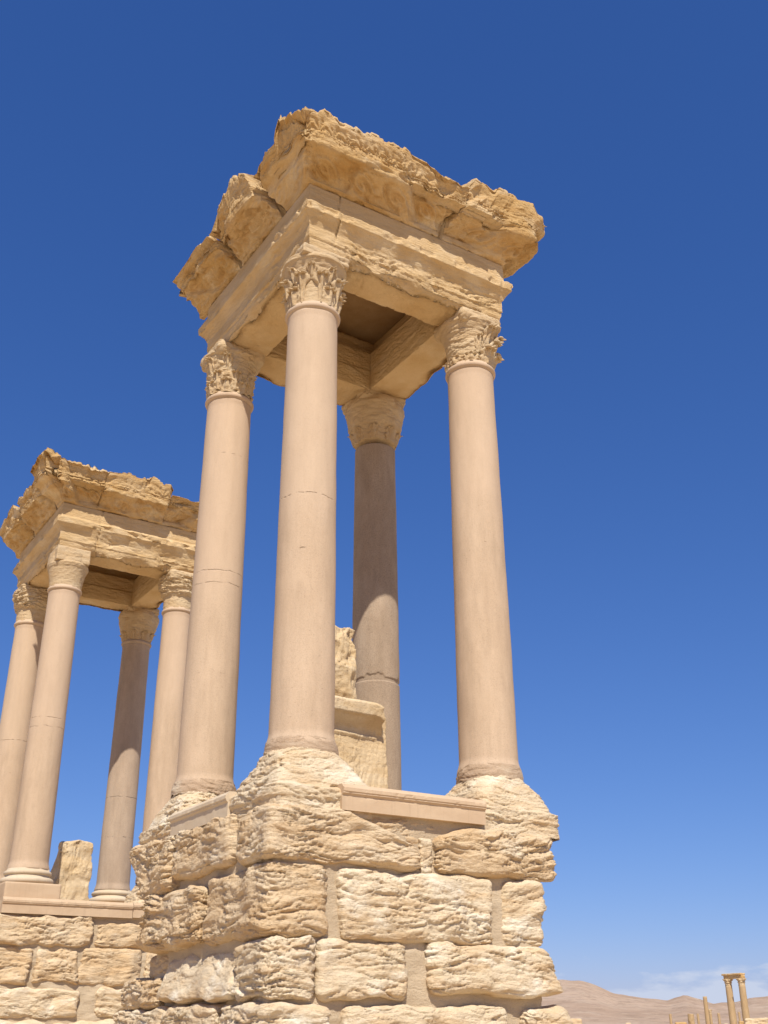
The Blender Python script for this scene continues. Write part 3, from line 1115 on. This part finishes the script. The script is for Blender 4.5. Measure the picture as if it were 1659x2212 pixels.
beam(T2, 'L', 13, inner=-.45, res=.03)
beam(T2, 'K', 14, inner=-.45, res=.03)
beam(T2, 'R', 15, inner=-.45, res=.03)
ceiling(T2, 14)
cornice(T2, idm, False, .05, .50, 22.0, endr=.05, jag=.03, res=.024, carve=.4, wear=1.1, dl=lambda o, z: -.27 * sstep(.6, 1.1, o), top=lambda s: np.interp(s, [-1.3, -.9, 0, .8, 1.7], [.8, 1.35, 1.2, 1.1, .9]))
cornice(T2, idm, False, .50, 2.62, 24.0, wrap=False, endr=.06, jag=.03, res=.024, carve=.8, wear=1.0, top=lambda s: np.interp(s, [.5, 2.5], [.95, 1.1]))
cornice(T2, mirx, True, 1.5, S - 2.6, 26.0, endr=.05, res=.03, wear=1.6, top=lambda s: 0 * s + .45)
cornice(T2, swp, True, .2, 2.5, 28.0, wrap=False, res=.026, wear=1.2, carve=.5, top=lambda s: np.interp(s, [0, 1, 2.6], [.6, .9, .9]))
cornice(T2, swp, True, 2.6, 4.6, 29.0, wrap=False, res=.026, wear=1.2, carve=.5, top=lambda s: np.interp(s, [2.6, 3, 4.6], [.9, 1.2, .5]))
cornice(T2, lambda x, y: (S - y, x), False, 1.6, 4.4, 33.0, wrap=False, res=.04)
cornice(T2, lambda x, y: (x, S - y), True, .0, 3.4, 34.0, wrap=False, res=.04)

# ------------------------------------------------------------------ loose carved stones on the platforms


def profile_stone(name, x0, x1, y0, y1, prof, seed, loc, amp=.025, res=.025, top_r=0, outline=.04):
    """block with a moulded front: prof = list of (z, extra front projection)"""
    z0, z1 = prof[0][0], prof[-1][0]
    pz = np.array([p[0] for p in prof])
    po = np.array([p[1] for p in prof])

    def warp(P, U):
        e = np.interp(P[:, 2], pz, po)
        xr_ = (P[:, 0] - x0) / (x1 - x0) + .12 * pn(P * V3(0, 0, 4) + seed)
        P[:, 1] -= e * (U[:, 1] < .5) * sstep(.92, .86, xr_)
        if top_r:
            xr = (P[:, 0] - x0) / (x1 - x0)
            P[:, 2] -= top_r * sstep(.72, 1.0, xr) * sstep(.5, 1, (P[:, 2] - z0) / (z1 - z0))
        return P
    V, F = rough_box((x0, y0, z0), (x1, y1, z1), seed, res=res, rad=.04, amp=amp, warp=warp, big=.5, fine=1.2, vert=True, outline=outline)
    return V, F


pv = profile_stone('p', -.72, .74, -.40, .40, [(0, 0), (1.40, 0), (1.401, .03), (1.45, .035), (1.46, 0.0), (1.52, .01), (1.56, .03), (1.74, .22), (1.745, .24), (1.93, .26), (1.98, .24)], 71, None, amp=.03, res=.018, top_r=.16)
ped = mk('statue_pedestal', pv[0], pv[1], SLAB)
ped.location = (1.72, 1.80, ZP - .66)
tag(ped, 'squat carved statue pedestal with moulded top behind the front column of the near ruin', 'pedestal')
pv = profile_stone('p', -.62, .72, -.20, .22, [(0, 0), (2.6, 0), (2.9, .06), (3.2, .05), (3.68, .05)], 73, None, amp=.065, res=.022, outline=.22)
sl_ = mk('carved_slab', pv[0], pv[1], SLAB)
sl_.location = (1.56, 2.42, ZP - .66)
tag(sl_, 'tall broken carved slab rising behind the squat pedestal on the near podium', 'carved stone')


def tapersl(P, U):
    k = U[:, 2]
    P[:, 0] = P[:, 0] * (1 - .16 * k)
    return P


V, F = rough_box((-.52, -.32, 0), (.52, .32, 1.85), 75, res=.025, rad=.05, amp=.055, warp=tapersl, big=.7, vert=True, outline=.16)
bs = mk('carved_slab', V, F, SLAB)
bs.location = (.385 + 1.70, 15.74 + 1.8, ZP - .80)
tag(bs, 'upright broken stone block on the platform of the far tetrapylon', 'carved stone')

# ------------------------------------------------------------------ ground, hills, distant ruins
GM = MT('sandy ground')
gcol = GM.mix(GM.ramp(GM.noise(.08, 6, .6), .35, .65), (.60, .45, .28), (.64, .49, .31))
gcol = GM.mix(GM.math('MULTIPLY', GM.ramp(GM.noise(2.5, 6, .7), .5, .7), .4), gcol, (.40, .30, .20))
GMAT = GM.done(gcol, GM.bump(GM.noise(6, 6, .7), .5, .05))
HM = MT('bare desert hillside')
hc = HM.mix(HM.ramp(HM.noise(.006, 7, .6), .35, .65), (.455, .31, .205), (.535, .38, .26))
hc = HM.mix(HM.math('MULTIPLY', HM.ramp(HM.noise((.05, .05, .22), 7, .75), .48, .62), .7), hc, (.34, .235, .155))
hc = HM.mix(HM.math('MULTIPLY', HM.ramp(HM.noise((.03, .03, .10), 7, .75, (5, 1, 0)), .50, .66), .7), hc, (.58, .44, .31))
HMAT = HM.done(hc, HM.bump(HM.noise(.03, 8, .75), .9, 9))

n = 81
gx = np.sign(np.linspace(-1, 1, n)) * np.abs(np.linspace(-1, 1, n)) ** 3 * 4000
X, Y = np.meshgrid(gx, gx, indexing='ij')
Zg = fbm(np.stack([X * .02, Y * .02, 0 * X], 2).reshape(-1, 3), 3).reshape(X.shape) * .5 * np.clip((np.hypot(X, Y) - 30) / 60, 0, 1)
Zg -= .02
gr = mk('ground', np.stack([X, Y, Zg], 2).reshape(-1, 3), gridF(n, n), GMAT)
gr['kind'] = 'structure'

# hills: ridge line by bearing, distance 1.2-2.2 km
bear = np.linspace(math.radians(5), math.radians(120), 620)
dep = np.linspace(0, 1, 70)
# heights of the crest at 1500 m, by compass bearing measured in the photograph
key = [(10, 60), (30, 45), (36, 38), (39.2, 32.3), (40.2, 31), (41, 26), (42, 25.5), (43.2, 35.5), (44, 30), (45, 33), (46.5, 38), (47.3, 48), (48, 53.4), (50, 56), (60, 70), (80, 50), (120, 40)]
crest = np.interp(np.degrees(bear), [k[0] for k in key], [k[1] for k in key])
BE, DE = np.meshgrid(bear, dep, indexing='ij')
RR = 800 + 1100 * DE
X = CAM[0] + RR * np.cos(BE)
Y = CAM[1] + RR * np.sin(BE)
pz = np.interp(DE, [0, .15, .64, .75, 1], [0, .06, 1, .9, .5])
P3 = np.stack([X, Y, 0 * X], 2).reshape(-1, 3)
nz = (fbm(P3 * .004, 5) * 9 + billow(P3 * .009, 5, .6) * 16 - 4).reshape(X.shape)
Zh = crest[:, None] * pz + nz * pz * .45 * np.where(DE > .55, .35, 1) - 1.0 + (fbm(P3 * .028, 4) * 3.2).reshape(X.shape) * pz
hl = mk('hills', np.stack([X, Y, Zh], 2).reshape(-1, 3), gridF(620, 70), HMAT)
hl['kind'] = 'structure'

FARC = column_stone('distant golden column stone', (.41, .275, .14), (.46, .32, .175), (), .3, (3, 3, 3))


def at(px, py, D):
    """ground position and height seen at a pixel of the 1659x2212 photograph, at horizontal distance D"""
    v = d_ + r2 * ((px - 829.5) / 2321.3) - u2 * ((py - 1106) / 2321.3)
    h = math.hypot(v.x, v.y)
    return CAM[0] + v.x * D / h, CAM[1] + v.y * D / h, CAM[2] + v.z * D / h


def c6(x, y):
    return (1380 + x / 2.9415) / 1.17179, (2350 + y / 2.9415) / 1.17179


def far_shaft(r, h, seed, na=28):
    zs = np.linspace(0, h, 24)
    pr = [(.02, 0)] + [(r * (1.08 - .14 * z / h), z) for z in zs] + [(.02, h)]
    return lathe(pr, (0, 0), na, .03 * r * 2, seed)


def far_capital(r, z, h, seed):
    pr = [(.02, z), (r * .98, z), (r * 1.12, z + .03), (r * .97, z + .08), (r * 1.0, z + h * .35), (r * 1.25, z + h * .4), (r * 1.1, z + h * .48), (r * 1.2, z + h * .68), (r * 1.55, z + h * .78), (r * 1.35, z + h * .82), (r * 1.75, z + h * .95), (r * 1.7, z + h), (.02, z + h)]
    V, F = lathe(pr, (0, 0), 48)
    a = np.arctan2(V[:, 1], V[:, 0])
    k = np.clip((V[:, 2] - z) / h, 0, 1)
    sc = 1 + .10 * np.cos(a * 8) * np.sin(k * 6) + .12 * k * np.cos(a * 4 + .8) * (k > .7)
    V[:, 0] *= sc
    V[:, 1] *= sc
    V = V + fbm(V * 4 + seed, 3)[:, None] * .05
    return V, F


DP = 200.
pr_root = empty('column_pair', (0, 0, 0), 'two distant golden columns joined by a stone lintel in front of the hills', 'ruin')
xa, ya, _ = at(*c6(1383, 560), DP)
xb, yb, _ = at(*c6(1483, 560), DP - 2)
_, _, zc0 = at(*c6(1366, 425), DP)
_, _, zc1 = at(*c6(1366, 377), DP)
_, _, zl1 = at(*c6(1410, 340), DP)
pr_root.location = ((xa + xb) / 2, (ya + yb) / 2, 0)
for i, (x, y) in enumerate(((xa, ya), (xb, yb))):
    V, F = far_shaft(.56, zc0, 80 + i)
    V = V + V3(x - pr_root.location.x, y - pr_root.location.y, 0)
    s_ = mk('column', V, F, FARC, pr_root)
    V, F = far_capital(.50, zc0 - .01, zc1 - zc0, 90 + i)
    V = V + V3(x - pr_root.location.x, y - pr_root.location.y, 0)
    mk('capital', V, F, CAPST, s_)
dx, dy = xb - xa, yb - ya
L = math.hypot(dx, dy)
ang = math.atan2(dy, dx)
R2 = np.array([[math.cos(ang), -math.sin(ang), 0], [math.sin(ang), math.cos(ang), 0], [0, 0, 1]])
V, F = rough_box((-L / 2 - .55, -.42, zc1 - .02), (L / 2 + .6, .42, zl1 - .22), 88, res=.12, rad=.08, amp=.06)


def archit(V, F):
    return V @ R2.T, F


V, F = archit(V, F)
lt = mk('lintel', V, F, CORN, pr_root)
V, F = rough_box((-L / 2 - .75, -.6, zl1 - .24), (L / 2 + .5, .6, zl1 + .06), 89, res=.12, rad=.06, amp=.05)
V, F = archit(V, F)
mk('cornice', V, F, CORN, lt)

lone = [
    # px centre, top y, width px (crop units), distance, capital?, label
    (1188, 507, 30, 190, 0, 'tall distant column shaft just left of the lintel pair, broken flat on top'),
    (1226, 602, 18, 260, 1, 'thin distant column with a dark capital just right of the tall broken shaft'),
    (1290, 631, 19, 240, 0, 'short thin distant column midway between the broken shaft and the lintel pair'),
    (1442, 622, 15, 260, 0, 'thin distant column seen in the gap of the lintel pair'),
    (1135, 635, 17, 260, 0, 'thin distant column beside the thick column stump'),
    (930, 637, 19, 240, 0, 'leftmost thin distant column standing alone before the hills'),
]
for i, (cx_, ty, w, D, cp, lab) in enumerate(lone):
    x, y, z = at(*c6(cx_, ty), D)
    r = w / 2.9415 / 1.17179 / 2321 * D * .93 / 2
    h = z
    rt = empty('distant_column', (x, y, 0), lab, 'column', 'lone columns on the plain')
    hc_ = 0.9 if cp else 0
    V, F = far_shaft(r, h - hc_, 100 + i)
    s_ = mk('shaft', V, F, FARC, rt)
    if cp:
        V, F = far_capital(r * .95, h - hc_ - .01, hc_, 100 + i)
        mk('capital', V, F, CAPST, rt)
x, y, z = at(*c6(1082, 637), 150)
V, F = far_shaft(45 / 2.9415 / 1.17179 / 2321 * 150 / 2 * .93, z, 120, 60)
V = V + fbm(V * 2.2, 3)[:, None] * .10
st = mk('column_stump', V, F, FARC)
st.location = (x, y, 0)
tag(st, 'thick weathered column stump on the plain, widest of the distant shafts', 'column')

for i, (x0, x1, ty, D, lab) in enumerate([
        (1485, 1660, 668, 120, 'pale fallen stone block lying right of the lintel pair foot'),
        (965, 1052, 698, 130, 'low brown ruined wall left of the thick column stump'),
        (110, 270, 672, 90, 'low broken wall fragment beside the podium edge on the plain'),
        (595, 640, 703, 160, 'small low stone heap between the podium and the stump'),
        (1330, 1365, 708, 140, 'small low stone left of the lintel pair foot'),
        (1440, 1478, 690, 160, 'dark low stone at the foot of the lintel pair')]):
    xa, ya, z = at(*c6(x0, ty), D)
    xb, yb, _ = at(*c6(x1, ty), D)
    L = math.hypot(xb - xa, yb - ya)
    V, F = rough_box((-L / 2, -.5, 0), (L / 2, .5, z), 130 + i, res=.08, rad=.15, amp=.13)
    o = mk('fallen_block' if i not in (1, 2) else 'ruined_wall', V, F, [SLAB, CORN, ROUGH2, ROUGH2, ROUGH2, CORN][i])
    o.location = ((xa + xb) / 2, (ya + yb) / 2, 0)
    o.rotation_euler.z = math.atan2(yb - ya, xb - xa)
    tag(o, lab, 'wall' if i in (1, 2) else 'stone block')
